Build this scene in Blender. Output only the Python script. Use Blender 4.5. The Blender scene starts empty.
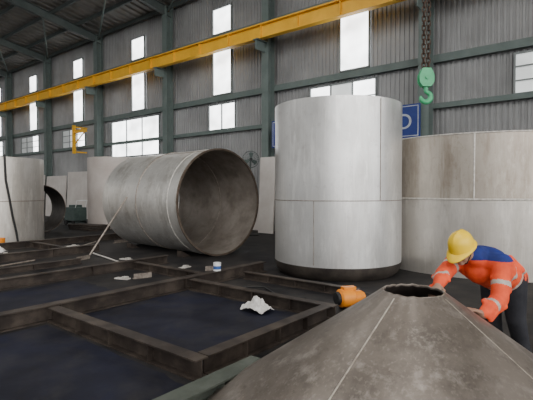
import bpy, math, random
from mathutils import Vector, Matrix, noise
random.seed(3)
ANG=math.atan2(-.627,.779)
COL=bpy.context.scene.collection
def fr(w,v,z=0): return Vector((.779*w+.627*v, -.627*w+.779*v, z))

# ------------------------------------------------------------ materials
def new_mat(name):
    m=bpy.data.materials.new(name); m.use_nodes=True
    return m, m.node_tree.nodes, m.node_tree.links, m.node_tree.nodes['Principled BSDF']
def mat(name,c1,c2=None,scale=3.0,rough=.6,metal=0.0,bump=0.0,stain=None,stain_scale=(1,1,1),stain_amt=.5,detail=6,spec=.4,lo=.35,hi=.65):
    m,N,L,p=new_mat(name)
    p.inputs['Roughness'].default_value=rough; p.inputs['Metallic'].default_value=metal
    p.inputs['Specular IOR Level'].default_value=spec
    if c2 is None: c2=tuple(c*.8 for c in c1)
    tc=N.new('ShaderNodeTexCoord')
    nz=N.new('ShaderNodeTexNoise'); nz.inputs['Scale'].default_value=scale; nz.inputs['Detail'].default_value=detail; nz.inputs['Roughness'].default_value=.6
    L.new(tc.outputs['Object'],nz.inputs['Vector'])
    cr=N.new('ShaderNodeValToRGB'); cr.color_ramp.elements[0].position=lo; cr.color_ramp.elements[1].position=hi
    cr.color_ramp.elements[0].color=(*c1,1); cr.color_ramp.elements[1].color=(*c2,1)
    L.new(nz.outputs['Fac'],cr.inputs['Fac'])
    out=cr.outputs['Color']
    if stain:
        mp=N.new('ShaderNodeMapping'); mp.inputs['Scale'].default_value=stain_scale
        L.new(tc.outputs['Object'],mp.inputs['Vector'])
        n2=N.new('ShaderNodeTexNoise'); n2.inputs['Scale'].default_value=1.0; n2.inputs['Detail'].default_value=8; n2.inputs['Roughness'].default_value=.65
        L.new(mp.outputs['Vector'],n2.inputs['Vector'])
        r2=N.new('ShaderNodeValToRGB'); r2.color_ramp.elements[0].position=.45; r2.color_ramp.elements[1].position=.7
        r2.color_ramp.elements[0].color=(0,0,0,1); r2.color_ramp.elements[1].color=(stain_amt,)*3+(1,)
        L.new(n2.outputs['Fac'],r2.inputs['Fac'])
        mx=N.new('ShaderNodeMix'); mx.data_type='RGBA'
        L.new(r2.outputs['Color'],mx.inputs[0]); L.new(out,mx.inputs[6]); mx.inputs[7].default_value=(*stain,1)
        out=mx.outputs[2]
    L.new(out,p.inputs['Base Color'])
    if bump:
        b=N.new('ShaderNodeBump'); b.inputs['Strength'].default_value=bump; b.inputs['Distance'].default_value=.02
        L.new(nz.outputs['Fac'],b.inputs['Height']); L.new(b.outputs['Normal'],p.inputs['Normal'])
    return m
def emat(name,c,s):
    m,N,L,p=new_mat(name)
    p.inputs['Base Color'].default_value=(*c,1); p.inputs['Roughness'].default_value=.5
    tc=N.new('ShaderNodeTexCoord'); nz=N.new('ShaderNodeTexNoise'); nz.inputs['Scale'].default_value=.9
    L.new(tc.outputs['Object'],nz.inputs['Vector'])
    cr=N.new('ShaderNodeValToRGB'); cr.color_ramp.elements[0].color=(*[x*.45 for x in c],1); cr.color_ramp.elements[1].color=(*c,1)
    cr.color_ramp.elements[0].position=.3; cr.color_ramp.elements[1].position=.6
    L.new(nz.outputs['Fac'],cr.inputs['Fac']); L.new(cr.outputs['Color'],p.inputs['Emission Color'])
    p.inputs['Emission Strength'].default_value=s
    return m
def steel(name,c1,c2,dark,light,metal=.4,rough=.42,amt=.6,ss=(2.2,2.2,.5),scuff=.35):
    """mill-finish plate: cloudy base, long faint streaks, small scuffs, varied gloss"""
    m,N,L,p=new_mat(name); p.inputs['Metallic'].default_value=metal
    tc=N.new('ShaderNodeTexCoord')
    def nz(sc,det,mapsc,r=.6):
        mp=N.new('ShaderNodeMapping'); mp.inputs['Scale'].default_value=mapsc; L.new(tc.outputs['Object'],mp.inputs['Vector'])
        n=N.new('ShaderNodeTexNoise'); n.inputs['Scale'].default_value=sc; n.inputs['Detail'].default_value=det; n.inputs['Roughness'].default_value=r
        L.new(mp.outputs['Vector'],n.inputs['Vector']); return n.outputs['Fac']
    def ramp(f,p0,p1,a,b):
        r=N.new('ShaderNodeValToRGB'); r.color_ramp.elements[0].position=p0; r.color_ramp.elements[1].position=p1
        r.color_ramp.elements[0].color=(*a,1); r.color_ramp.elements[1].color=(*b,1); L.new(f,r.inputs['Fac']); return r.outputs['Color']
    def mix(f,a,b):
        x=N.new('ShaderNodeMix'); x.data_type='RGBA'; L.new(f,x.inputs[0]); L.new(a,x.inputs[6])
        if isinstance(b,tuple): x.inputs[7].default_value=(*b,1)
        else: L.new(b,x.inputs[7])
        return x.outputs[2]
    base=ramp(nz(.9,5,(1,1,1)),.35,.68,c1,c2)
    o=mix(ramp(nz(1,9,ss,.7),.48,.72,(0,0,0),(amt,)*3),base,dark)
    o=mix(ramp(nz(7,8,(1,1,1),.75),.56,.70,(0,0,0),(scuff,)*3),o,dark)
    o=mix(ramp(nz(3.1,6,(ss[0]*.7,ss[1]*.7,ss[2]*.7),.7),.54,.70,(0,0,0),(.6,)*3),o,light)
    o=mix(ramp(nz(9,3,(ss[0]*1.6,ss[1]*1.6,ss[2]*.25),.6),.55,.75,(0,0,0),(.35,)*3),o,light)
    L.new(o,p.inputs['Base Color'])
    rr=N.new('ShaderNodeMapRange'); rr.inputs[3].default_value=rough-.12; rr.inputs[4].default_value=rough+.16
    L.new(nz(2.5,6,(1,1,.6)),rr.inputs[0]); L.new(rr.outputs[0],p.inputs['Roughness'])
    return m

M_floor=mat('floor_concrete',(.006,.006,.008),(.024,.022,.022),.6,.65,0,.3,stain=(.065,.058,.05),stain_scale=(1.6,1.6,1.6),stain_amt=.5,spec=.2)
M_blue=mat('blue_tarp',(.007,.007,.012),(.012,.014,.030),1.2,.65,0,.3,stain=(.035,.033,.033),stain_scale=(2,2,2),stain_amt=.6,spec=.2)
M_steel=steel('bright_stainless',(.60,.60,.59),(.76,.76,.75),(.36,.34,.32),(.94,.94,.92),.7,.33,amt=.5)
M_steel2=steel('dull_stainless',(.48,.45,.41),(.59,.56,.52),(.27,.24,.20),(.74,.71,.66),.6,.35)
M_steel3=steel('lying_stainless',(.50,.49,.47),(.66,.65,.62),(.26,.235,.20),(.82,.81,.78),.65,.37,ss=(.6,2.2,2.2),amt=.8,scuff=.5)
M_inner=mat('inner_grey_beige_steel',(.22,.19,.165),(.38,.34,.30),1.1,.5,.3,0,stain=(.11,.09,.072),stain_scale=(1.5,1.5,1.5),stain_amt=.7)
M_rim=mat('rim_steel',(.10,.075,.055),(.18,.14,.11),6,.5,.2)
M_weld=mat('weld_bead',(.16,.13,.11),(.32,.28,.24),14,.45,.3)
M_weldl=mat('light_weld_bead',(.68,.66,.62),(.42,.39,.35),14,.45,.2)
M_cone=steel('brown_plate',(.135,.113,.094),(.235,.205,.178),(.055,.044,.035),(.36,.325,.29),.4,.40,amt=.75,ss=(2.6,2.6,2.6),scuff=.6)
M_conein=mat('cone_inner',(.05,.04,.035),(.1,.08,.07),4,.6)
M_rust=mat('rusty_beam',(.022,.016,.013),(.050,.038,.031),3,.6,.1,.2,stain=(.10,.08,.062),stain_scale=(3,3,3),stain_amt=.45)
M_gbeam=mat('green_primer_beam',(.060,.070,.057),(.10,.113,.095),4,.6,.1)
M_col=mat('column_green_grey',(.062,.078,.075),(.09,.108,.104),2,.6)
M_girt=mat('girt_green',(.105,.138,.130),(.14,.175,.166),2,.6)
M_wall=mat('wall_sheet',(.25,.255,.258),(.33,.335,.338),.5,.5,.15,0,stain=(.145,.147,.148),stain_scale=(.5,.5,.25),stain_amt=.7)
M_low=mat('low_wall_block',(.48,.44,.41),(.58,.55,.52),1.2,.8)
M_roof=mat('roof_sheet',(.15,.145,.13),(.21,.20,.188),1,.6)
M_yel=mat('crane_yellow',(.86,.48,.03),(.74,.39,.02),1.5,.5)
M_hook=mat('hook_green',(.045,.36,.15),(.08,.44,.21),8,.4)
M_chain=mat('chain_rust',(.035,.022,.017),(.09,.055,.038),20,.6,.4)
M_black=mat('black_rubber',(.012,.012,.013),(.02,.02,.02),10,.6)
M_dark=mat('dark_base_plate',(.022,.018,.016),(.065,.054,.045),3,.55,.15)
M_sign=mat('sign_blue',(.012,.03,.17),(.017,.043,.22),2,.5)
M_white=mat('white_paint',(.75,.76,.76),(.65,.66,.66),5,.6)
M_letter=mat('faded_white_lettering',(.48,.50,.54),(.34,.37,.44),5,.6)
M_cloth=mat('white_rag',(.50,.48,.45),(.70,.69,.67),12,.9)
M_orange=mat('orange_shell',(.88,.30,.02),(.74,.22,.015),6,.45)
M_hivis=mat('orange_red_shirt',(.88,.105,.03),(.68,.065,.022),9,.8)
M_navy=mat('blue_shirt',(.014,.03,.20),(.010,.022,.13),9,.8)
M_refl=mat('reflective_band',(.52,.48,.42),(.36,.34,.30),20,.4)
M_pants=mat('dark_trousers',(.014,.015,.02),(.028,.029,.036),8,.85)
M_skin=mat('skin',(.36,.22,.155),(.29,.17,.12),12,.55)
M_hair=mat('black_hair',(.012,.010,.009),(.02,.018,.016),30,.6)
M_eye=mat('eye',(.03,.02,.02),(.6,.6,.58),30,.3)
M_helm=mat('helmet_yellow',(.92,.62,.02),(.84,.54,.02),4,.35)
M_boot=mat('boot_leather',(.02,.016,.013),(.035,.028,.022),10,.6)
M_pbright=emat('pane_bright',(.97,.99,1.0),6.0)
M_pmid=emat('pane_mid',(.70,.73,.72),1.1)
M_pdim=emat('pane_dim',(.46,.48,.48),.45)
M_frame=mat('window_frame',(.18,.20,.20),(.23,.25,.25),4,.6)
M_mach=mat('machine_green',(.05,.075,.07),(.08,.11,.10),5,.6)
M_bluebox=mat('blue_paint',(.03,.08,.25),(.04,.10,.3),5,.6)

# ------------------------------------------------------------ mesh builder
class MB:
    def __init__(s): s.v=[]; s.f=[]; s.mi=[]; s.m=0
    def add(s,vs,fs,M=None):
        o=len(s.v)
        for p in vs:
            p=Vector(p); s.v.append(M@p if M else p)
        for f in fs: s.f.append([i+o for i in f]); s.mi.append(s.m)
        return s
    def box(s,sx,sy,sz,c=(0,0,0),M=None):
        cx,cy,cz=c; vs=[(cx+a*sx/2,cy+b*sy/2,cz+d*sz/2) for a in(-1,1) for b in(-1,1) for d in(-1,1)]
        return s.add(vs,[(0,1,3,2),(4,6,7,5),(0,4,5,1),(2,3,7,6),(0,2,6,4),(1,5,7,3)],M)
    def prism(s,prof,x0,x1,M=None):
        n=len(prof); vs=[(x0,a,b) for a,b in prof]+[(x1,a,b) for a,b in prof]
        fs=[(i,(i+1)%n,n+(i+1)%n,n+i) for i in range(n)]+[tuple(range(n-1,-1,-1)),tuple(range(n,2*n))]
        return s.add(vs,fs,M)
    def lathe(s,prof,n=96,closed=True,M=None,mats=None):
        k=len(prof); vs=[]
        for j in range(n):
            a=2*math.pi*j/n
            for r,z in prof: vs.append((r*math.cos(a),r*math.sin(a),z))
        rng=k if closed else k-1
        for i in range(rng):
            fs=[]
            for j in range(n):
                j2=(j+1)%n; i2=(i+1)%k
                fs.append((j*k+i,j2*k+i,j2*k+i2,j*k+i2))
            if i==0: o=len(s.v); s.add(vs,[],M)
            for f in fs:
                s.f.append([q+o for q in f]); s.mi.append(mats[i] if mats else s.m)
        return s
    def tube(s,pts,rad,n=10,closed=False,M=None):
        pts=[Vector(p) for p in pts]; k=len(pts)
        if not hasattr(rad,'__len__'): rad=[rad]*k
        vs=[]; up=None
        for i,p in enumerate(pts):
            if closed: t=pts[(i+1)%k]-pts[i-1]
            else: t=pts[min(i+1,k-1)]-pts[max(i-1,0)]
            t.normalize()
            if up is None:
                up=Vector((0,0,1)) if abs(t.z)<.9 else Vector((1,0,0))
            up=(up-t*up.dot(t)).normalized(); q=t.cross(up)
            for j in range(n):
                a=2*math.pi*j/n; vs.append(p+(up*math.cos(a)+q*math.sin(a))*rad[i])
        fs=[]
        for i in range(k if closed else k-1):
            i2=(i+1)%k
            for j in range(n):
                j2=(j+1)%n; fs.append((i*n+j,i*n+j2,i2*n+j2,i2*n+j))
        if not closed: fs+= [tuple(range(n-1,-1,-1)),tuple(range((k-1)*n,k*n))]
        return s.add(vs,fs,M)
    def ell(s,c,r,R=None,nu=20,nv=12):
        vs=[];fs=[]
        for i in range(1,nv):
            t=math.pi*i/nv
            for j in range(nu):
                a=2*math.pi*j/nu; vs.append(Vector((r[0]*math.sin(t)*math.cos(a),r[1]*math.sin(t)*math.sin(a),r[2]*math.cos(t))))
        vs+= [Vector((0,0,r[2])),Vector((0,0,-r[2]))]
        if R is not None: vs=[R@v for v in vs]
        vs=[v+Vector(c) for v in vs]
        for i in range(nv-2):
            for j in range(nu):
                j2=(j+1)%nu; fs.append((i*nu+j,(i+1)*nu+j,(i+1)*nu+j2,i*nu+j2))
        T=(nv-1)*nu
        for j in range(nu):
            j2=(j+1)%nu; fs.append((T,j,j2)); fs.append((T+1,(nv-2)*nu+j2,(nv-2)*nu+j))
        return s.add(vs,fs)
    def caps(s,p1,r1,p2,r2,n=16):
        p1=Vector(p1);p2=Vector(p2);t=(p2-p1).normalized()
        pts=[];rr=[]
        for a in(80,60,40,20): pts.append(p1-t*r1*math.sin(math.radians(a))); rr.append(r1*math.cos(math.radians(a)))
        pts.append(p1);rr.append(r1);pts.append(p2);rr.append(r2)
        for a in(20,40,60,80): pts.append(p2+t*r2*math.sin(math.radians(a))); rr.append(r2*math.cos(math.radians(a)))
        return s.tube(pts,rr,n)
    def chain(s,pts,n=16):
        for a,b in zip(pts[:-1],pts[1:]): s.caps(a[0],a[1],b[0],b[1],n)
        return s
    def mesh(s,name,mats):
        me=bpy.data.meshes.new(name); me.from_pydata([tuple(v) for v in s.v],[],s.f)
        for m in mats: me.materials.append(m)
        me.polygons.foreach_set('material_index',s.mi); me.validate(); me.update()
        return me
    def obj(s,name,mats,loc=(0,0,0),rz=0,parent=None,smooth=0,rot=None):
        if not isinstance(mats,(list,tuple)): mats=[mats]
        me=s.mesh(name,mats)
        import bmesh
        bm=bmesh.new(); bm.from_mesh(me); bmesh.ops.recalc_face_normals(bm,faces=bm.faces); bm.to_mesh(me); bm.free()
        if smooth:
            me.shade_smooth(); me.set_sharp_from_angle(angle=math.radians(smooth))
        o=bpy.data.objects.new(name,me); COL.objects.link(o)
        o.location=loc; o.rotation_euler=rot if rot else (0,0,rz)
        if parent: o.parent=parent
        return o
def empty(name,loc=(0,0,0),rz=0,rot=None):
    o=bpy.data.objects.new(name,None); COL.objects.link(o); o.location=loc; o.rotation_euler=rot if rot else (0,0,rz); o.empty_display_size=.2
    return o
def tag(o,label,cat,group=None):
    o['label']=label; o['category']=cat
    if group: o['group']=group
    return o
def struct(o,label=None):
    o['kind']='structure'
    if label: o['label']=label
    return o
def iprof(h,b,tf,tw,z0=0):
    return [(-b/2,z0),(b/2,z0),(b/2,z0+tf),(tw/2,z0+tf),(tw/2,z0+h-tf),(b/2,z0+h-tf),(b/2,z0+h),(-b/2,z0+h),(-b/2,z0+h-tf),(-tw/2,z0+h-tf),(-tw/2,z0+tf),(-b/2,z0+tf)]

# ------------------------------------------------------------ setting
VW=14.43; W0=-4.83; BAY=6.35; EAVE=10.6; SL=.17
WMIN=-70; WMAX=12.0
def sw(s): return W0-BAY*s
f=MB(); f.box(110,60,.3,(0,0,-.15)); struct(f.obj('floor',M_floor,fr(-22,VW-29.7),ANG),'dark dusty workshop floor')
b=MB(); p=.16; x=WMIN; prof=[]
while x<WMAX:
    for dx,dy in((0,0),(.065,0),(.08,-.035),(.145,-.035)): prof.append((x+dx,dy))
    x+=p
n=len(prof); vs=[(a,c,0) for a,c in prof]+[(a,c,EAVE+.2) for a,c in prof]
b.add(vs,[(i,i+1,n+i+1,n+i) for i in range(n-1)])
b.box(WMAX-WMIN,.05,EAVE+.2,((WMAX+WMIN)/2,.06,(EAVE+.2)/2))
struct(b.obj('wall_back',M_wall,fr(0,VW),ANG),'grey corrugated metal side wall')
b=MB(); b.box(WMAX-WMIN,.2,1.1,((WMAX+WMIN)/2,-.1,.55)); struct(b.obj('wall_base',M_low,fr(0,VW-.03),ANG),'pale low block wall under the sheeting')
# roof
b=MB(); VR0=-3.5
x=WMIN
prof=[]
while x<WMAX:
    for dx,dz in((0,0),(.18,0),(.24,.08),(.42,.08)): prof.append((x+dx,dz))
    x+=.5
n=len(prof)
vs=[(a,.3,EAVE+.25+c-SL*.3) for a,c in prof]+[(a,VR0-VW,EAVE+.25+c+SL*(VW-VR0)) for a,c in prof]
b.add(vs,[(i,i+1,n+i+1,n+i) for i in range(n-1)])
struct(b.obj('ceiling',M_roof,fr(0,VW),ANG),'brownish grey corrugated roof sheeting')
tn=1
def trim(mb,m,loc,rz=ANG,label=None,rot=None):
    global tn
    o=mb.obj('trim_%d'%tn,m,loc,rz,rot=rot); tn+=1; return struct(o,label)
sa=math.atan(SL)
for k in range(13):       # purlins
    d=.25+k*1.4
    b=MB(); b.prism([(-.04,-.2),(.04,-.2),(.04,0),(-.04,0)],WMIN,WMAX)
    trim(b,M_col,fr(0,VW-d,EAVE+.24+SL*d),label='roof purlin')
for s in range(-1,10):     # rafters
    b=MB(); L=math.hypot(VW-VR0,SL*(VW-VR0)); b.prism(iprof(.42,.2,.02,.02,-.42),.1,L-.1)
    trim(b,M_col,fr(sw(s),VW-.1,EAVE+.03),rot=(0,-sa,ANG-math.pi/2),label='green grey steel roof rafter')
for z,h in((5.72,.24),(4.28,.16),(8.6,.10)):
    b=MB(); b.box(WMAX-WMIN,.16,h,((WMAX+WMIN)/2,0,0)); trim(b,M_girt,fr(0,VW-.13,z+h/2),label='green steel wall girt')
for s in range(0,8):
    b=MB(); b.tube([(0,0,0),(BAY,-3.2,3.2*SL)],.045,8); trim(b,M_girt,fr(sw(s+1),VW-.4,EAVE-.1),label='roof bracing rod')
# windows
wn=1
def window(wc,ww,z0,z1,panes,mats,bars=0):
    global wn
    b=MB(); t=.05
    b.box(ww,.09,t,(0,0,t/2)); b.box(ww,.09,t,(0,0,z1-z0-t/2))
    for i in range(panes+1): b.box(t,.088,z1-z0,(-ww/2+t/2+(ww-t)*i/panes,0,(z1-z0)/2))
    for k in range(bars): b.box(ww,.07,.035,(0,-.005,(z1-z0)*(k+1)/(bars+1)))
    o=b.obj('window_%d'%wn,M_frame,fr(wc,VW-.10,z0),ANG); wn+=1; struct(o,'framed wall window')
    for i in range(panes):
        c=MB(); pw=(ww-t)/panes; c.box(pw-t,.02,z1-z0-2*t,(-ww/2+t/2+pw*(i+.5),.02,(z1-z0)/2))
        q=c.obj('pane',mats[i],parent=o)
Bm,Mm,Dm=M_pbright,M_pmid,M_pdim
bandm={-1:[Mm,Mm,Dm],3:[Dm,Mm,Bm],4:[Dm,Dm,Bm],5:[Dm,Dm,Bm],6:[Dm,Dm,Bm],7:[Dm,Dm,Bm]}
for s in range(-1,8):
    if s==2: window(sw(2.52),4.4,3.55,5.62,3,[Bm,Bm,Bm],0)
    elif s==0: window(sw(.50),2.75,4.42,5.62,3,[Bm,Mm,Bm],1)
    elif s==1: window(sw(1.60)+.87,1.7,4.42,5.62,2,[Bm,Bm],0)
    elif s==-1: window(sw(-.44)+1.05,2.9,4.42,5.62,3,bandm[s],2)
    else: window(sw(s+.56),2.9,4.42,5.62,3,bandm[s],2)
    if s!=-1:
        c=sw(s+(.42 if s==0 else .46))
        window(c,1.2,6.0,8.45,1,[Bm]); window(c,1.2,8.75,9.95,1,[Bm])

# columns
for s in range(-1,10):
    b=MB()
    H=EAVE+.1
    pr=[(-.17,-.2),(.17,-.2),(.17,-.18),(.012,-.18),(.012,.18),(.17,.18),(.17,.2),(-.17,.2),(-.17,.18),(-.012,.18),(-.012,-.18),(-.17,-.18)]
    vs=[(a,c,.03) for a,c in pr]+[(a,c,H) for a,c in pr]; k=12
    b.add(vs,[(i,(i+1)%k,k+(i+1)%k,k+i) for i in range(k)]+[tuple(range(k)),tuple(range(k,2*k))])
    b.box(.5,.5,.03,(0,0,.015))
    b.box(.26,.62,.03,(0,-.5,7.585)); b.box(.03,.6,.36,(0,-.49,7.39))
    b.box(.34,.02,.34,(0,-.21,5.8))
    o=b.obj('steel_column',M_girt,fr(sw(s),VW-.44),ANG); tag(o,'grey green steel column carrying the yellow crane runway','column','hall columns')
# runway
b=MB(); b.prism(iprof(.54,.26,.03,.02,0),WMIN+2,WMAX-.5); b.box(WMAX-WMIN-2.5,.07,.07,((WMAX+WMIN+1.5)/2,0,.575))
x=WMIN+3
while x<WMAX-1: b.box(.02,.22,.48,(x,0,.27)); x+=1.75
tag(b.obj('crane_runway_beam',M_yel,fr(0,VW-1.05,7.60),ANG),'long yellow steel crane runway beam along the wall','beam')
# crane bridge + hoist + hook
hx,hy=3.06,8.5
hw=.779*hx-.627*hy; hv=.627*hx+.779*hy
b=MB(); b.prism(iprof(.75,.35,.03,.025,0),-3.2,VW-.7,Matrix.Rotation(math.pi/2,4,'Z'))
b.box(1.8,.3,.18,(0,VW-1.05,-.10))
tag(b.obj('crane_bridge',M_yel,fr(hw,0,8.45),ANG),'yellow overhead crane bridge girder','crane')
hoist=empty('chain_hoist',(hx,hy,3.35)); tag(hoist,'green lifting hook hanging on rusty chains','hook')
b=MB(); b.box(.5,.7,.5,(0,0,4.83)); b.tube([(-.3,0,4.75),(.3,0,4.75)],.18,16); b.obj('hoist_body',M_yel,parent=hoist,smooth=30)
b=MB()
for xo,ph in((-.045,0),(.045,1)):
    z=.66;i=ph
    while z<4.62:
        pts=[]
        for k in range(12):
            a=2*math.pi*k/12; px=.034*math.cos(a); pz=.03*math.sin(a)+(.028 if math.sin(a)>0 else -.028)
            pts.append((xo+(px if i%2 else 0),(0 if i%2 else px),z+pz))
        b.tube(pts,.0125,6,closed=True); z+=.088; i+=1
b.obj('chain',M_chain,parent=hoist,smooth=40)
b=MB()
pl=[(-.08,.33),(-.14,.42),(-.14,.55),(-.08,.68),(.08,.68),(.14,.55),(.14,.42),(.08,.33)]
for y0 in(-.07,.05): 
    n=len(pl); b.add([(a,y0,c) for a,c in pl]+[(a,y0+.02,c) for a,c in pl],[(i,(i+1)%n,n+(i+1)%n,n+i) for i in range(n)]+[tuple(range(n)),tuple(range(n,2*n))])
b.tube([(0,-.09,.50),(0,.09,.50)],.035,12)
b.tube([(0,-.045,.50),(0,.045,.50)],.11,24)
b.box(.16,.12,.06,(0,0,.36)); b.tube([(0,0,.35),(0,0,.27)],.045,12)
b.obj('hook_block',M_hook,parent=hoist,smooth=35)
b=MB(); pts=[(0,0,.30),(0,0,.24)];rr=[.036,.038]
for k in range(15):
    a=math.radians(80-k*19.5); pts.append((.0+.095*math.cos(a),0,.135+.095*math.sin(a))); rr.append(.038+.014*math.sin(math.pi*k/14)-(.022 if k>12 else 0)*(k-12)/2)
b.tube(pts,rr,12); b.obj('hook',M_hook,parent=hoist,smooth=50)

# sign
sg=MB(); x0=sw(0)-.05; x1=-10.72
W=x0-x1; sg.box(W,.05,1.05,(0,0,.525))
so=sg.obj('wall_sign',M_sign,fr((x0+x1)/2,VW-.75,3.35),ANG); tag(so,'long blue sign board with white border and lettering','sign')
b=MB(); 
for z in(.06,.99): b.box(W-.1,.012,.025,(0,-.03,z))
for x in(-W/2+.06,W/2-.06): b.box(.025,.0115,.93,(x,-.03,.525))
b.obj('border',M_letter,parent=so)
for x in(-W/2+.5,W/2-.5):
    for z in(.2,.8): b=MB(); b.box(.06,.6,.06,(x,.31,z)); b.obj('bracket',M_col,parent=so)
cu=bpy.data.curves.new('lettering','FONT'); cu.body='D'; cu.size=.70; cu.extrude=.006
t=bpy.data.objects.new('tmp',cu); COL.objects.link(t)
me=bpy.data.meshes.new_from_object(t.evaluated_get(bpy.context.evaluated_depsgraph_get())); bpy.data.objects.remove(t)
me.materials.clear(); me.materials.append(M_letter)
t=bpy.data.objects.new('lettering',me); COL.objects.link(t); t.parent=so; t.rotation_euler=(math.pi/2,0,0); t.location=(W/2-.76,-.035,.28)

# ------------------------------------------------------------ tanks
def shell(R,z0,z1,t=.012,inner=1):
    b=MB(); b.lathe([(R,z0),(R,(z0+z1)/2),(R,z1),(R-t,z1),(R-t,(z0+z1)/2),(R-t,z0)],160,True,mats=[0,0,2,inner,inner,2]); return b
def ring(R,z,r=.01,n=128):
    b=MB(); b.tube([(R*math.cos(2*math.pi*k/n),R*math.sin(2*math.pi*k/n),z) for k in range(n)],r,6,closed=True); return b
def vseam(R,a,z0,z1,r=.008):
    b=MB(); a=math.radians(a); b.tube([(R*math.cos(a),R*math.sin(a),z0),(R*math.cos(a),R*math.sin(a),z1)],r,6); return b
e=empty('vessel_shell',(1.49,9.3,0)); tag(e,'tall pale stainless steel cylinder standing on a dark dished base','tank')
shell(1.31,.24,3.42,.014).obj('shell',[M_steel,M_inner,M_weldl],parent=e,smooth=30)
b=MB(); b.lathe([(1.0,0),(1.18,.0),(1.24,.05),(1.285,.12),(1.31,.20),(1.32,.26),(1.27,.26),(1.0,.05)],96,True)
b.obj('base_dish',M_dark,parent=e,smooth=30)
ring(1.312,1.50,.008).obj('weld_seam',M_weld,parent=e,smooth=40)
vseam(1.312,-62,1.5,3.39,.009).obj('weld_seam',M_weld,parent=e,smooth=40)
vseam(1.312,-118,.3,1.5,.007).obj('weld_seam',M_weld,parent=e,smooth=40)
# right wide tank
e=empty('wide_tank_shell',(5.2,10.63,0)); tag(e,'wide dull stainless tank shell of two welded courses','tank')
shell(2.6,0,1.52,.014).obj('lower_course',[M_steel2,M_inner,M_weld],parent=e,smooth=30)
M_steel2b=steel('duller_stainless',(.38,.335,.285),(.48,.44,.385),(.20,.15,.105),(.60,.555,.49),.55,.35,amt=.85)
shell(2.6,1.525,2.80,.014).obj('upper_course',[M_steel2b,M_inner,M_weldl],parent=e,smooth=30)
ring(2.602,1.52,.020).obj('weld_seam',M_weldl,parent=e,smooth=40)
vseam(2.602,-119,1.53,2.78,.016).obj('weld_seam',M_weldl,parent=e,smooth=40)
vseam(2.602,-96,.0,1.5,.01).obj('weld_seam',M_weld,parent=e,smooth=40)
ring(2.603,2.785,.014).obj('rim',M_weldl,parent=e,smooth=40)
# lying cylinder
th=math.atan2(.682,-.731)
e=empty('lying_vessel_shell',(-1.17,11.4,1.385),rot=(0,math.pi/2,th)); tag(e,'large stainless cylinder lying on its side, open grey beige interior','tank')
R=1.38;Lc=3.7
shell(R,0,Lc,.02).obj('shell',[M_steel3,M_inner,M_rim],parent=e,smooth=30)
b=MB(); b.lathe([(R+.012,.0),(R+.012,.04),(R-.03,.04),(R-.03,0)],96,True); b.obj('rim',M_rim,parent=e,smooth=30)
ring(R+.002,.42,.008).obj('weld_seam',M_weldl,parent=e,smooth=40)
ring(R+.002,1.85,.016).obj('weld_seam',M_weld,parent=e,smooth=40)
vseam(R+.002,160,.0,1.85,.009).obj('weld_seam',M_weld,parent=e,smooth=40)
ring(R-.03,1.6,.012).obj('inner_weld_seam',M_weld,parent=e,smooth=40)
for zz in(.6,3.1):
    for sd in(-1,1):
        c=Vector((-1.17,11.4,0))+Vector((math.cos(th),math.sin(th),0))*zz+Vector((-math.sin(th),math.cos(th),0))*sd*.75
        b=MB(); b.prism([(-.13*sd,0),(.13*sd,0),(.13*sd,.15)],-.12,.12)
        o=b.obj('wheel_chock',M_rust,c,th); tag(o,'dark wedge holding the lying cylinder','wedge','wedges under the cylinder')
# far left standing shell
e=empty('vessel_shell',(-8.88,14.5,0)); tag(e,'standing dull steel cylinder with a black hose hanging over it','tank')
shell(1.38,0,2.72,.014).obj('shell',[M_steel2,M_inner,M_rim],parent=e,smooth=30)
ring(1.382,1.35,.012).obj('weld_seam',M_weld,parent=e,smooth=40)
def hp(r,a,z): return (-8.88+r*math.cos(math.radians(a)),14.5+r*math.sin(math.radians(a)),z)
hz=[hp(1.34,-50,2.6),hp(1.35,-50,2.72),hp(1.38,-50,2.76),hp(1.42,-50,2.70)]+[hp(1.42,a,z) for z,a in((2.4,-49.5),(2.0,-49),(1.4,-45),(.9,-42),(.4,-38),(.06,-36))]+[hp(1.7,-42,.03),hp(2.1,-46,.03)]
b=MB(); b.tube(hz,.032,8); tag(b.obj('hose',M_black,smooth=50),'black rubber hose hanging down the standing cylinder','hose')
e=empty('lying_vessel_shell',(-9.0,17.6,.95),rot=(0,math.pi/2,th)); tag(e,'dark open-ended steel ring shell lying on its side','tank')
shell(.95,0,1.4,.02).obj('shell',[M_dark,M_dark,M_rim],parent=e,smooth=30)
e=empty('vessel_shell',(-6.9,20.4,0)); tag(e,'standing beige steel shell close to the wall','tank')
M_pink=mat('beige_steel',(.40,.35,.32),(.50,.46,.43),1,.6,.1)
shell(1.3,0,3.15,.014).obj('shell',[M_pink,M_inner,M_weld],parent=e,smooth=30)
for w_,h,wd in((-22.6,2.7,2.6),(-25.4,2.8,2.6),(-28.2,2.6,2.6),(-10.85,3.0,.75),(-31.2,2.7,2.8)):
    b=MB(); b.box(wd,.05,h,(0,0,h/2)); o=b.obj('steel_plate',M_low,fr(w_,VW-1.0),rot=(math.radians(-3),0,ANG)); tag(o,'pale upright steel plate leaning against the wall','plate','plates leaning on the wall')

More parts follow.
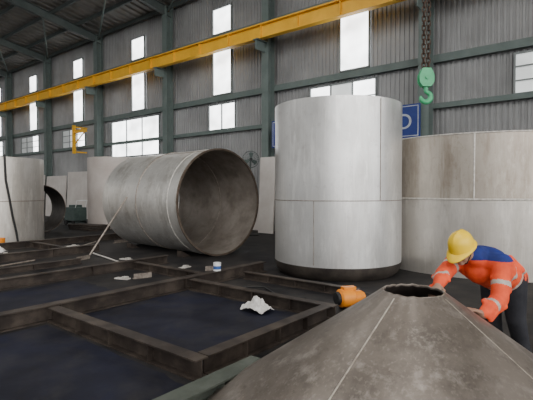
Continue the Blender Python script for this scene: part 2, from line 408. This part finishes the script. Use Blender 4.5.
# ------------------------------------------------------------ floor beams
def beam(p0,p1,h=.19,bw=.15,m=M_rust,lab='dark rusty steel I-beam of a frame on the floor',z=0,grp='floor frame beams'):
    a=fr(*p0); c=fr(*p1); d=c-a; L=d.length; b=MB(); b.prism(iprof(h,bw,.016,.012,0),0,L)
    for q in(.25,.5,.75):
        if L>2: b.box(.012,bw*.96,h-.03,(L*q,0,h/2))
    o=b.obj('steel_beam',m,a+Vector((0,0,z)),math.atan2(d.y,d.x)); tag(o,lab,'beam',grp); return o
beam((-5.8,-1.5),(-5.8,7.1),.21,.16)
beam((-5.71,2.68),(-2.9,2.68),.19,.15)
beam((-2.98,2.77),(-2.98,4.95),.19,.15)
beam((-5.71,5.05),(-2.9,5.05),.18,.14)
beam((-2.60,.9),(-2.60,3.12),.14,.19,M_gbeam,'grey green steel beam lying on the floor')
beam((-8.2,-1),(-8.2,6.5),.19,.15)
beam((-8.11,5.6),(-5.9,5.6),.16,.13)
beam((-9.7,1.0),(-9.7,5.2),.13,.1)
beam((-11.3,1.5),(-11.3,6.6),.2,.15)
beam((-13.6,2),(-13.6,9.2),.2,.15)
beam((-13.5,5.8),(-11.4,5.8),.17)
beam((-5.6,6.3),(-3.2,6.3),.14,.12)
for nm,(wa,wb,va,vb) in enumerate([(-5.68,-3.08,2.8,4.93),(-5.6,-2.8,.2,2.55),(-7.95,-6.0,.5,4.2)]):
    b=MB(); nx=24; ny=24; vs=[];fs=[]
    for i in range(nx+1):
        for j in range(ny+1):
            u=i/nx; t_=j/ny
            eu=.10*noise.noise(Vector((t_*6,nm,0))) if i in(0,nx) else 0; ev=.10*noise.noise(Vector((u*6,nm,5))) if j in(0,ny) else 0
            w=wa+(wb-wa)*u-abs(eu)*(1 if i else -1); v=va+(vb-va)*t_-abs(ev)*(1 if j else -1)
            vs.append((w-(wa+wb)/2,v-(va+vb)/2,.006+.012*max(0,noise.noise(Vector((w*2,v*2,nm))))))
    for i in range(nx):
        for j in range(ny): q=i*(ny+1)+j; fs.append((q,q+ny+1,q+ny+2,q+1))
    b.add(vs,fs); tag(b.obj('tarpaulin',M_blue,fr((wa+wb)/2,(va+vb)/2),ANG,smooth=60),'dusty dark blue sheet spread on the floor inside the beam frame','tarpaulin','blue floor sheets')
def rod(pts,r,m,lab,name='steel_rod',cat='rod'):
    b=MB(); b.tube(pts,r,8); return tag(b.obj(name,m,smooth=50),lab,cat)
rod([(-4.45,10.95,.02),(-3.68,11.62,1.52)],.024,M_weld,'thin rusty rod leaning on the lying cylinder')
rod([fr(-8.9,2.6,.02),fr(-9.1,5.4,.02)],.016,M_orange,'thin orange rod lying on the floor')
rod([fr(-10.1,2.2,.02),fr(-10.9,4.7,.02)],.02,M_weld,'thin rusty rod lying on the floor')
rod([fr(-11.9,3.1,.02),fr(-12.3,5.5,.02)],.022,M_weldl,'pale steel rod lying on the floor')
rod([fr(-9.0,5.8,.02),fr(-10.9,6.2,.02)],.02,M_weldl,'pale steel rod lying near the cylinder')
rod([fr(-12.0,6.1,.02),fr(-13.2,7.6,.02)],.03,M_weld,'rusty pipe lying near the cylinder','steel_pipe','pipe')
rod([fr(-5.3,5.5,.015),fr(-4.8,5.9,.015),fr(-4.3,5.6,.015),fr(-3.8,5.7,.015)],.014,M_black,'black cable lying on the floor','cable','cable')
offc=[(-12.7,4.6,.6,20,0),(-10.2,5.5,.45,70,1),(-9.4,6.2,.35,-30,0),(-12.6,8.2,.7,55,1),(-14.4,9.9,.5,-50,1),(-7.2,5.1,.35,35,1),(-7.4,4.8,.3,-20,0),(-12.4,10.9,.9,30,0),(-14.6,11.2,.9,80,1),(-7.4,6.3,.4,60,0),(-6.7,6.5,.3,10,1),(-12.9,6.6,.5,40,0)]
for w_,v_,L_,a_,k_ in offc:
    b=MB()
    if k_: b.prism([(-.05,0),(.05,0),(.05,.01),(-.04,.01),(-.04,.1),(-.05,.1)],-L_/2,L_/2)
    else: b.prism([(-.06,0),(.06,0),(.06,.02),(-.06,.02)],-L_/2,L_/2); b.box(.1,.09,.03,(L_*.2,.0,.035))
    tag(b.obj('steel_offcut',M_weld if k_ else M_weldl,fr(w_,v_),math.radians(a_)),'short angle bar offcut on the floor' if k_ else 'short pale flat bar offcut on the floor','scrap','scattered offcuts')
for i in range(3):
    b=MB(); b.box(1.8,.9-.1*i,.07,(0,0,.035)); tag(b.obj('steel_slab',M_dark if i%2 else M_rust,fr(-17.9,10.0,.071*i),ANG+.1*i),'dark steel slab in a low stack on the floor','slab','stacked slabs')

# cone
cx,cy=1.07,3.2
cone=empty('cone_roof_section',(cx,cy,0)); tag(cone,'brown steel cone with an open top standing on the floor','cone')
r0=.218; z0=.965; Rb=1.60
b=MB(); prof=[]
for i in range(9):
    q=i/8; prof.append((r0+(Rb-r0)*q, z0*(1-q)))
inn=[(r-.012,max(z-.012,0.0)) for r,z in reversed(prof)]
b.lathe(prof+inn,128,True,mats=[0]*8+[1]+[1]*9)
for i,v in enumerate(b.v):
    rr=math.hypot(v.x,v.y)
    if rr<.23:
        a=math.atan2(v.y,v.x); d=.010*noise.noise(Vector((math.cos(a)*5,math.sin(a)*5,1)))
        b.v[i]=Vector((v.x*(1+d*2),v.y*(1+d*2),v.z+d))
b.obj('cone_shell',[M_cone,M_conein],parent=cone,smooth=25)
b=MB(); pts=[]
for k in range(64):
    a=2*math.pi*k/64; d=.010*noise.noise(Vector((math.cos(a)*5,math.sin(a)*5,1))); pts.append(((r0-.006)*(1+d*2)*math.cos(a),(r0-.006)*(1+d*2)*math.sin(a),z0+d-.002))
b.tube(pts,.006,6,closed=True)
b.obj('cut_edge',M_weld,parent=cone,smooth=40)
M_cw=mat('cone_weld',(.46,.42,.36),(.28,.24,.20),20,.4,.3)
for a in(-138,-48,132,42):
    rr=.006 if a==-138 else .0035
    a=math.radians(a); b=MB(); pts=[]
    for i in range(14):
        q=.02+.98*i/13; r=r0+(Rb-r0)*q; pts.append((r*math.cos(a),r*math.sin(a),z0*(1-q)+.001))
    b.tube(pts,rr,6); b.obj('weld_seam',M_cw,parent=cone,smooth=50)

def rag(loc,sx,sy,h,seed,m=M_cloth,rz=0,name='rag'):
    b=MB(); nx=30; vs=[];fs=[]
    for i in range(nx+1):
        for j in range(nx+1):
            u=i/nx*2-1; v=j/nx*2-1
            ed=1+.25*noise.noise(Vector((math.atan2(v,u)*1.2,seed,0)))
            x=u*sx*ed*.5; y=v*sy*ed*.5; rr=math.hypot(u,v)
            z=max(0,(1-rr*.75))*h*(.6+1.0*abs(noise.noise(Vector((u*2.5+seed,v*2.5,0)))))+.02*abs(noise.noise(Vector((u*6,v*6,seed))))
            vs.append((x,y,z+.004))
    for i in range(nx):
        for j in range(nx): q=i*(nx+1)+j; fs.append((q,q+nx+1,q+nx+2,q+1))
    b.add(vs,fs); o=b.obj(name,m,loc,rz,smooth=70); md=o.modifiers.new('s','SOLIDIFY'); md.thickness=.006; return o
tag(rag((-.14,6.12,.02),.28,.42,.2,4.2,rz=.9),'crumpled white rag lying by the beam frame','rag')
tag(rag((-7.30,12.0,0),.3,.35,.16,8.2,name='plastic_bag'),'crumpled white bag beside the standing cylinder','bag')
can=empty('paint_can',fr(-5.8,5.75,.21)); tag(can,'small white and blue can standing on a floor beam','can')
b=MB(); b.lathe([(0.001,0),(.07,0),(.073,.01),(.07,.015),(.07,.14),(.073,.145),(.065,.15),(.001,.145)],32,False); b.obj('can_body',M_white,parent=can,smooth=30)
b=MB(); b.lathe([(.0715,.03),(.0715,.09)],32,False); b.obj('can_band',M_bluebox,parent=can,smooth=30)
b=MB(); b.lathe([(.001,0),(.11,0),(.13,.02),(.14,.28),(.145,.30),(.13,.30),(.12,.03),(.001,.03)],32,False)
tag(b.obj('bucket',M_orange,(-7.75,12.75,0),smooth=30),'small orange bucket at the foot of the standing cylinder','bucket')
# orange power tool
bl=empty('power_tool',(1.17,6.25,0),rz=math.radians(18)); tag(bl,'orange drum-shaped power tool with black nose and handle','power tool'); bl.scale=(1.2,1.2,1.1)
Y=Matrix.Translation((0,0,.15))@Matrix.Rotation(math.pi/2,4,'Y')
b=MB(); b.lathe([(.001,-.13),(.09,-.13),(.115,-.11),(.12,-.02),(.115,.04),(.09,.06),(.085,.16),(.06,.20),(.001,.20)],40,False,M=Y)
b.box(.16,.08,.05,(.0,0,.27)); b.obj('motor_housing',M_orange,parent=bl,smooth=35)
b=MB(); b.lathe([(.001,-.165),(.075,-.165),(.085,-.15),(.085,-.128),(.001,-.128)],32,False,M=Y); b.obj('nose',M_black,parent=bl,smooth=30)
b=MB(); b.tube([(.19,0,.15),(.24,0,.16),(.30,0,.14),(.34,0,.09)],[.04,.038,.036,.03],12); b.obj('rear_handle',M_black,parent=bl,smooth=50)
b=MB(); b.box(.2,.16,.03,(.02,0,.015)); b.box(.05,.1,.03,(.02,0,.035)); b.obj('foot',M_black,parent=bl)
rod([(1.75,6.45,.015),(1.9,6.35,.015),(2.2,6.6,.015),(2.5,6.5,.015)],.012,M_black,'black extension cable trailing on the floor','extension_cable','cable')
# pedestal fan
fan=empty('pedestal_fan',(-.60,16.6,0),rz=math.radians(10)); tag(fan,'dark industrial pedestal fan beside the wall','fan')
FS=.8
b=MB(); b.lathe([(.001,0),(.35,0),(.35,.03),(.08,.08),(.001,.08)],32,False); b.obj('base',M_black,parent=fan,smooth=30)
b=MB(); b.tube([(0,0.06,.05),(0,0.06,2.85)],.03,10); b.obj('pole',M_col,parent=fan,smooth=40)
b=MB()
for r,y in((.39,0),(.40,-.06),(.37,-.12),(.28,-.16),(.18,-.18),(.08,-.19),(.38,.06)):
    b.tube([(FS*r*math.cos(2*math.pi*q/36),y,2.85+FS*r*math.sin(2*math.pi*q/36)) for q in range(36)],.005,5,closed=True)
for q in range(24):
    a=2*math.pi*q/24; b.tube([(FS*r*math.cos(a),y,2.85+FS*r*math.sin(a)) for r,y in((.06,-.19),(.28,-.16),(.37,-.12),(.40,-.06),(.39,0),(.38,.06),(.1,.1))],.003,4)
b.obj('cage',M_col,parent=fan,smooth=40)
for q in range(3):
    b=MB(); Mq=Matrix.Translation((0,-.06,2.85))@Matrix.Rotation(q*2.094,4,'Y')@Matrix.Diagonal((FS,1,FS,1))
    b.add([(-.03,-.03,.04),(.05,.02,.04),(.13,.05,.3),(.0,.0,.34),(-.09,-.04,.28),(-.03,-.025,.04),(.05,.025,.04),(.13,.055,.3),(.0,.005,.34),(-.09,-.035,.28)],[(0,1,2,3,4),(9,8,7,6,5),(0,1,6,5),(1,2,7,6),(2,3,8,7),(3,4,9,8),(4,0,5,9)],Mq)
    b.obj('blade',M_mach,parent=fan)
b=MB(); b.tube([(0,-.09,2.85),(0,.16,2.85)],.06,16); b.obj('motor',M_black,parent=fan,smooth=40)
# welding machine cart
wm=empty('welding_machine',(-9.3,21.4,0),rz=ANG); tag(wm,'dark green welding machine on a wheeled cart','machine')
b=MB(); b.box(1.0,.6,.62,(0,0,.55)); b.box(.9,.02,.2,(0,-.31,.7)); b.box(.5,.4,.12,(0,0,.92)); b.obj('housing',M_mach,parent=wm)
b=MB(); b.tube([(.45,-.25,.8),(.62,-.25,1.2),(.62,.25,1.2),(.45,.25,.8)],.02,8); b.obj('handle',M_white,parent=wm)
for xx in(-.35,.35):
    for yy in(-.3,.3):
        b=MB(); b.tube([(xx,yy-.03,.12),(xx,yy+.03,.12)],.12,20); b.obj('wheel',M_black,parent=wm,smooth=40)
b=MB(); b.box(.9,.5,.04,(0,0,.22)); b.box(.06,.5,.1,(-.35,0,.15)); b.box(.06,.5,.1,(.35,0,.15)); b.obj('cart_frame',M_col,parent=wm)
# wall jib
jb=empty('jib_crane',fr(sw(3.3),VW-.95,3.9),ANG); tag(jb,'small yellow jib crane bracket on the wall','crane')
b=MB(); b.box(.16,.16,1.7,(0,0,.85)); b.box(.12,.78,.08,(0,.4,.1)); b.box(.12,.78,.08,(0,.4,1.6)); b.obj('post',M_yel,parent=jb)
b=MB(); b.prism(iprof(.22,.12,.015,.012,1.2),-.08,1.5); b.tube([(0,0,.5),(1.2,0,1.2)],.035,8); b.obj('arm',M_yel,parent=jb)
for i in range(3):
    b=MB(); b.lathe([(.001,0),(.115,0),(.12,.02),(.12,1.2),(.10,1.3),(.05,1.37),(.035,1.4),(.035,1.5),(.001,1.5)],24,False)
    tag(b.obj('gas_cylinder',[M_bluebox,M_col,M_bluebox][i],fr(-13.6-i*.3,12.3),smooth=35),'steel gas cylinder standing near the wall','gas cylinder','gas cylinders by the wall')

# ------------------------------------------------------------ worker
V=Vector
person=empty('person',(2.44,4.38,0)); tag(person,'worker in yellow helmet and orange blue hi-vis shirt leaning on cone','person')
inv=Matrix.Translation((-2.44,-4.38,0))
F=V((-.8,-.6,0)); Rt=V((-.6,.8,0)); UP=V((0,0,1))
pel=V((2.25,4.17,.90)); chest=V((1.87,3.83,1.085)); neckb=V((1.79,3.765,1.135))
shR=V((1.74,3.975,1.09)); elR=V((1.515,3.75,.98)); wrR=V((1.375,3.51,.935))
shL=V((1.97,3.67,1.08)); elL=V((1.88,3.53,.82)); wrL=V((1.68,3.40,.735))
hipR=pel+Rt*.095-UP*.03; hipL=pel-Rt*.095-UP*.03
ftR=V((2.44,4.38,.09))+Rt*.13; ftL=V((2.44,4.38,.09))-Rt*.13
knR=(hipR+ftR)/2+F*.06+UP*.01; knL=(hipL+ftL)/2+F*.06+UP*.01
spine=(chest-pel).normalized()
pitch=math.radians(30); Fh=V((-.80,-.60,0)).normalized()
hf=(Fh*math.cos(pitch)-UP*math.sin(pitch)).normalized(); hu=(Fh*math.sin(pitch)+UP*math.cos(pitch)).normalized(); hl=hu.cross(hf).normalized()
HC=V((1.645,3.69,1.195)); HM=Matrix((hf,hl,hu)).transposed()
def H(x,y,z): return HC+HM@V((x,y,z))
Torso=Matrix((Rt,spine.cross(Rt),spine)).transposed()
def hand(b,wr,d,side,palmn):
    d=d.normalized(); side=(side-d*side.dot(d)).normalized(); pn=(palmn-d*palmn.dot(d)-side*palmn.dot(side)).normalized()
    c=wr+d*.055; b.ell(c,(.05,.040,.018),Matrix((d,side,pn)).transposed())
    b.caps(wr-d*.02,.027,wr+d*.03,.026)
    for i,(o,L) in enumerate(((.030,.070),(.010,.078),(-.011,.073),(-.031,.058))):
        p0=wr+d*.085+side*o; p1=p0+d*L*.45+side*o*.12+pn*.006; p2=p1+d*L*.32+pn*L*.2; p3=p2+d*L*.15+pn*L*.26
        b.chain([(p0-d*.02,.0100),(p0,.0098),(p1,.0090),(p2,.0082),(p3,.0072)],10)
    p0=wr+d*.025+side*.03; p1=p0+d*.03+side*.03+pn*.008; p2=p1+d*.035+side*.008+pn*.008
    b.chain([(p0,.014),(p1,.0115),(p2,.009)],10)
def remesh(b,name,mats,vox,classify=None,parent=person,smooth_it=2):
    o=b.obj(name+'_src',[mats[0]])
    md=o.modifiers.new('r','REMESH'); md.mode='VOXEL'; md.voxel_size=vox
    sm=o.modifiers.new('s','SMOOTH'); sm.factor=.5; sm.iterations=smooth_it
    dg=bpy.context.evaluated_depsgraph_get(); me=bpy.data.meshes.new_from_object(o.evaluated_get(dg)); me.name=name
    bpy.data.objects.remove(o)
    me.materials.clear()
    for m in mats: me.materials.append(m)
    if classify:
        for p in me.polygons: p.material_index=classify(p.center)
    me.transform(inv); me.shade_smooth()
    q=bpy.data.objects.new(name,me); COL.objects.link(q); q.parent=parent
    return q
b=MB()
b.ell(H(-.01,0,.03),(.098,.077,.10),HM); b.ell(H(.025,0,-.045),(.062,.058,.065),HM); b.ell(H(.062,0,-.085),(.028,.030,.022),HM)
b.chain([(H(.085,0,.015),.010),(H(.104,0,-.022),.013),(H(.094,0,-.030),.014)],10)
b.ell(H(.100,.012,-.03),(.010,.008,.008),HM); b.ell(H(.100,-.012,-.03),(.010,.008,.008),HM)
b.ell(H(.080,0,.024),(.012,.055,.009),HM); b.ell(H(.083,0,-.056),(.012,.024,.006),HM); b.ell(H(.081,0,-.066),(.012,.021,.006),HM)
for s_ in(-1,1):
    b.ell(H(-.005,s_*.078,-.01),(.018,.010,.031),HM); b.ell(H(.055,s_*.042,-.03),(.028,.022,.024),HM)
b.chain([(neckb,.062),(H(-.03,0,-.06),.055)])
for q in range(7):
    t=q/6; c=pel.lerp(chest,t); b.ell(c,(.145+.02*t-.02*math.sin(math.pi*t),.095,.10),Torso)
b.chain([(shR,.052),(elR,.038),(wrR,.027)]); b.chain([(shL,.052),(elL,.038),(wrL,.027)])
b.caps(shR,.055,shL,.055)
for h_,k_,f_ in((hipR,knR,ftR),(hipL,knL,ftL)): b.chain([(h_,.085),(k_,.055),(f_,.04)]); b.caps(f_+V((0,0,-.04)),.035,f_+F*.14+V((0,0,-.05)),.03)
hand(b,wrR,V((-.42,-.55,-.22)),V((.6,-.6,0)),V((0,0,-1)))
hand(b,wrL,V((-.8,-.2,.40)),V((-.2,.8,0)),V((-.4,0,-1)))
remesh(b,'body',[M_skin],.0055,smooth_it=1)
b=MB(); b.ell(H(-.02,0,.032),(.098,.082,.102),HM); b.ell(H(-.055,0,-.02),(.055,.070,.06),HM)
remesh(b,'hair',[M_hair],.008)
for s_ in(-1,1):
    c=MB(); c.ell(H(.079,s_*.030,.002),(.010,.014,.007),HM,12,8); o=c.obj('eye',M_eye,parent=person,smooth=60); o.data.transform(inv)
    c=MB(); c.ell(H(.090,s_*.031,.021),(.004,.019,.004),HM,12,8); o=c.obj('eyebrow',M_hair,parent=person,smooth=60); o.data.transform(inv)
# shirt
b=MB()
low=pel+spine*-.06
for q in range(10):
    t=q/9; c=low.lerp(chest,t)-UP*.02; w_=.21+.03*t-.008*math.sin(math.pi*t)
    b.ell(c,(w_+.006*math.sin(q*2.3),.165+.007*math.cos(q*3.1),.085),Torso)
b.chain([(low.lerp(chest,.25)-UP*.06,.12),(chest-UP*.08,.13)])
def sleeve(a_,m_,c_):
    b.chain([(a_,.092),(a_.lerp(m_,.35),.080),(a_.lerp(m_,.7),.071),(m_,.069),(m_.lerp(c_,.35),.063),(m_.lerp(c_,.7),.052),(m_.lerp(c_,.86),.046),(m_.lerp(c_,.93),.040)])
    for q in range(6):
        t=.12+.14*q; A,B=(a_,m_) if q%2 else (m_,c_); c=A.lerp(B,t); d=(B-A).normalized(); x=d.orthogonal(); x.rotate(Matrix.Rotation(q*1.7,3,d))
        b.caps(c+x*.045,.024,c+d*.06+x.cross(d)*.03+x*.035,.022)
sleeve(shR,elR,wrR); sleeve(shL,elL,wrL)
b.caps(shR,.092,shL,.092); b.caps(chest,.13,neckb,.095); b.caps(neckb,.080,neckb+(H(-.03,0,-.06)-neckb)*.4,.070)
for q in range(9):
    c=low.lerp(chest,.1+.1*q); a=q*1.9; x=Torso@V((math.cos(a)*.19,math.sin(a)*.145,0)); y=Torso@V((-math.sin(a)*.08,math.cos(a)*.06,.05))
    b.caps(c+x-y,.026,c+x+y,.022)
def seg(p,a,c):
    d=c-a; t=(p-a).dot(d)/d.length_squared; return t,(p-(a+d*max(0,min(1,t)))).length
def cls(p):
    tt=(p-pel).dot(spine)/(chest-pel).length
    for a_,m_,c_ in((shR,elR,wrR),(shL,elL,wrL)):
        t1,d1=seg(p,a_,m_); t2,d2=seg(p,m_,c_)
        if t2>.05 and d2<.11 and d2<=d1+.01:
            return 1 if .38<t2<.49 else 0
        if t1>.25 and d1<.115:
            if .54<t1<.66: return 1
            return 0
    if .14<tt<.19: return 1
    if .50<tt<.55: return 1
    if tt>.86 and p.z>1.11: return 2
    return 0
remesh(b,'shirt',[M_hivis,M_refl,M_navy],.0085,cls,smooth_it=3)
# trousers
b=MB(); b.ell(pel-UP*.03,(.185,.155,.12),Torso); b.ell(pel+spine*.03,(.165,.118,.09),Torso)
for h_,k_,f_ in((hipR,knR,ftR),(hipL,knL,ftL)):
    b.chain([(h_,.12),(h_.lerp(k_,.5),.105),(k_,.088),(k_.lerp(f_,.5),.078),(f_+(k_-f_)*.06,.07)])
    for q in range(4): b.ell(k_.lerp(f_,.3+.2*q),(.086,.082,.014))
remesh(b,'trousers',[M_pants],.011,smooth_it=3)
for f_ in(ftR,ftL):
    b=MB(); b.caps(f_+V((0,0,.06)),.055,f_+V((0,0,-.03)),.055); b.caps(f_+V((0,0,-.04)),.05,f_+F*.17+V((0,0,-.045)),.045); b.box(.1,.3,.02,(0,0,0),Matrix.Translation(f_+F*.06+V((0,0,-.08)))@Matrix.Rotation(math.atan2(F.y,F.x)+math.pi/2,4,'Z'))
    remesh(b,'boot',[M_boot],.009)
# helmet
hel=empty('helmet'); hel.parent=person
b=MB(); n=48; rings=[(1.0,0.0),(.99,.02),(.965,.05),(.90,.085),(.79,.112),(.62,.134),(.40,.148),(.18,.154),(.02,.156)]
vs=[];fs=[]
allr=[('i',.96,-.008)]+[('b',1.0,-.014)]+[('v',1.12,-.020),('v',1.14,-.013),('v',1.12,-.008)]+[('s',a,z) for a,z in rings]
for kind,a,z in allr:
    for j in range(n):
        th_=2*math.pi*j/n; ca,sn=math.cos(th_),math.sin(th_); q=a
        ex=0; dz=0
        if kind=='v': ex=.055*max(0,ca)**1.6; dz=-.018*max(0,ca)**2
        ridge=0
        if kind=='s' and z>.04: ridge=.008*(1 if abs(sn*a)<.10 else 0)
        vs.append(((.122*q+ex)*ca,(.100*q)*sn,z*.88+dz+ridge))
for i in range(len(allr)-1):
    for j in range(n): j2=(j+1)%n; fs.append((i*n+j,i*n+j2,(i+1)*n+j2,(i+1)*n+j))
fs.append(tuple(range((len(allr)-1)*n,len(allr)*n)))
HT=Matrix.Translation(H(-.008,0,.030))@HM.to_4x4()
b.add(vs,fs,inv@HT)
o=b.obj('helmet_shell',M_helm,parent=hel,smooth=50); md=o.modifiers.new('s','SOLIDIFY'); md.thickness=.003
b=MB(); b.tube([inv@H(.01,.082,.04),inv@H(.02,.075,-.03),inv@H(.045,.04,-.098),inv@H(.05,0,-.112),inv@H(.045,-.04,-.098),inv@H(.02,-.075,-.03),inv@H(.01,-.082,.04)],.004,6)
b.obj('chin_strap',M_black,parent=hel)

# ------------------------------------------------------------ light
w=bpy.data.worlds.new('World'); bpy.context.scene.world=w; w.use_nodes=True
WN=w.node_tree.nodes; WL=w.node_tree.links; bg=WN['Background']; bg.inputs['Color'].default_value=(1,.985,.965,1)
tc=WN.new('ShaderNodeTexCoord'); vm=WN.new('ShaderNodeVectorMath'); vm.operation='DOT_PRODUCT'; vm.inputs[1].default_value=Vector((.42,-.86,.28)).normalized()
WL.new(tc.outputs['Generated'],vm.inputs[0])
mr=WN.new('ShaderNodeMapRange'); mr.inputs[1].default_value=.5; mr.inputs[2].default_value=1.0; mr.inputs[3].default_value=.55; mr.inputs[4].default_value=4.2
mr.interpolation_type='SMOOTHSTEP'
WL.new(vm.outputs['Value'],mr.inputs[0]); WL.new(mr.outputs[0],bg.inputs['Strength'])
def area(loc,target,sx,sy,p,c=(1,.98,.94)):
    l=bpy.data.lights.new('area','AREA'); l.shape='RECTANGLE'; l.size=sx; l.size_y=sy; l.energy=p; l.color=c
    o=bpy.data.objects.new('skylight_lamp',l); COL.objects.link(o); o.location=loc
    o.rotation_euler=(Vector(target)-Vector(loc)).to_track_quat('-Z','Y').to_euler(); return o
area((0,2.5,11.5),(0,8,0),6,6,520)
area((-6,9,11.3),(-4,12,0),4,8,560)

# ------------------------------------------------------------ camera
c=bpy.data.cameras.new('Camera'); c.sensor_width=36; c.lens=440/533*36; c.clip_end=300
o=bpy.data.objects.new('Camera',c); COL.objects.link(o); o.location=(0,0,1.7); o.rotation_euler=(math.radians(90-1.3),0,0)
bpy.context.scene.camera=o
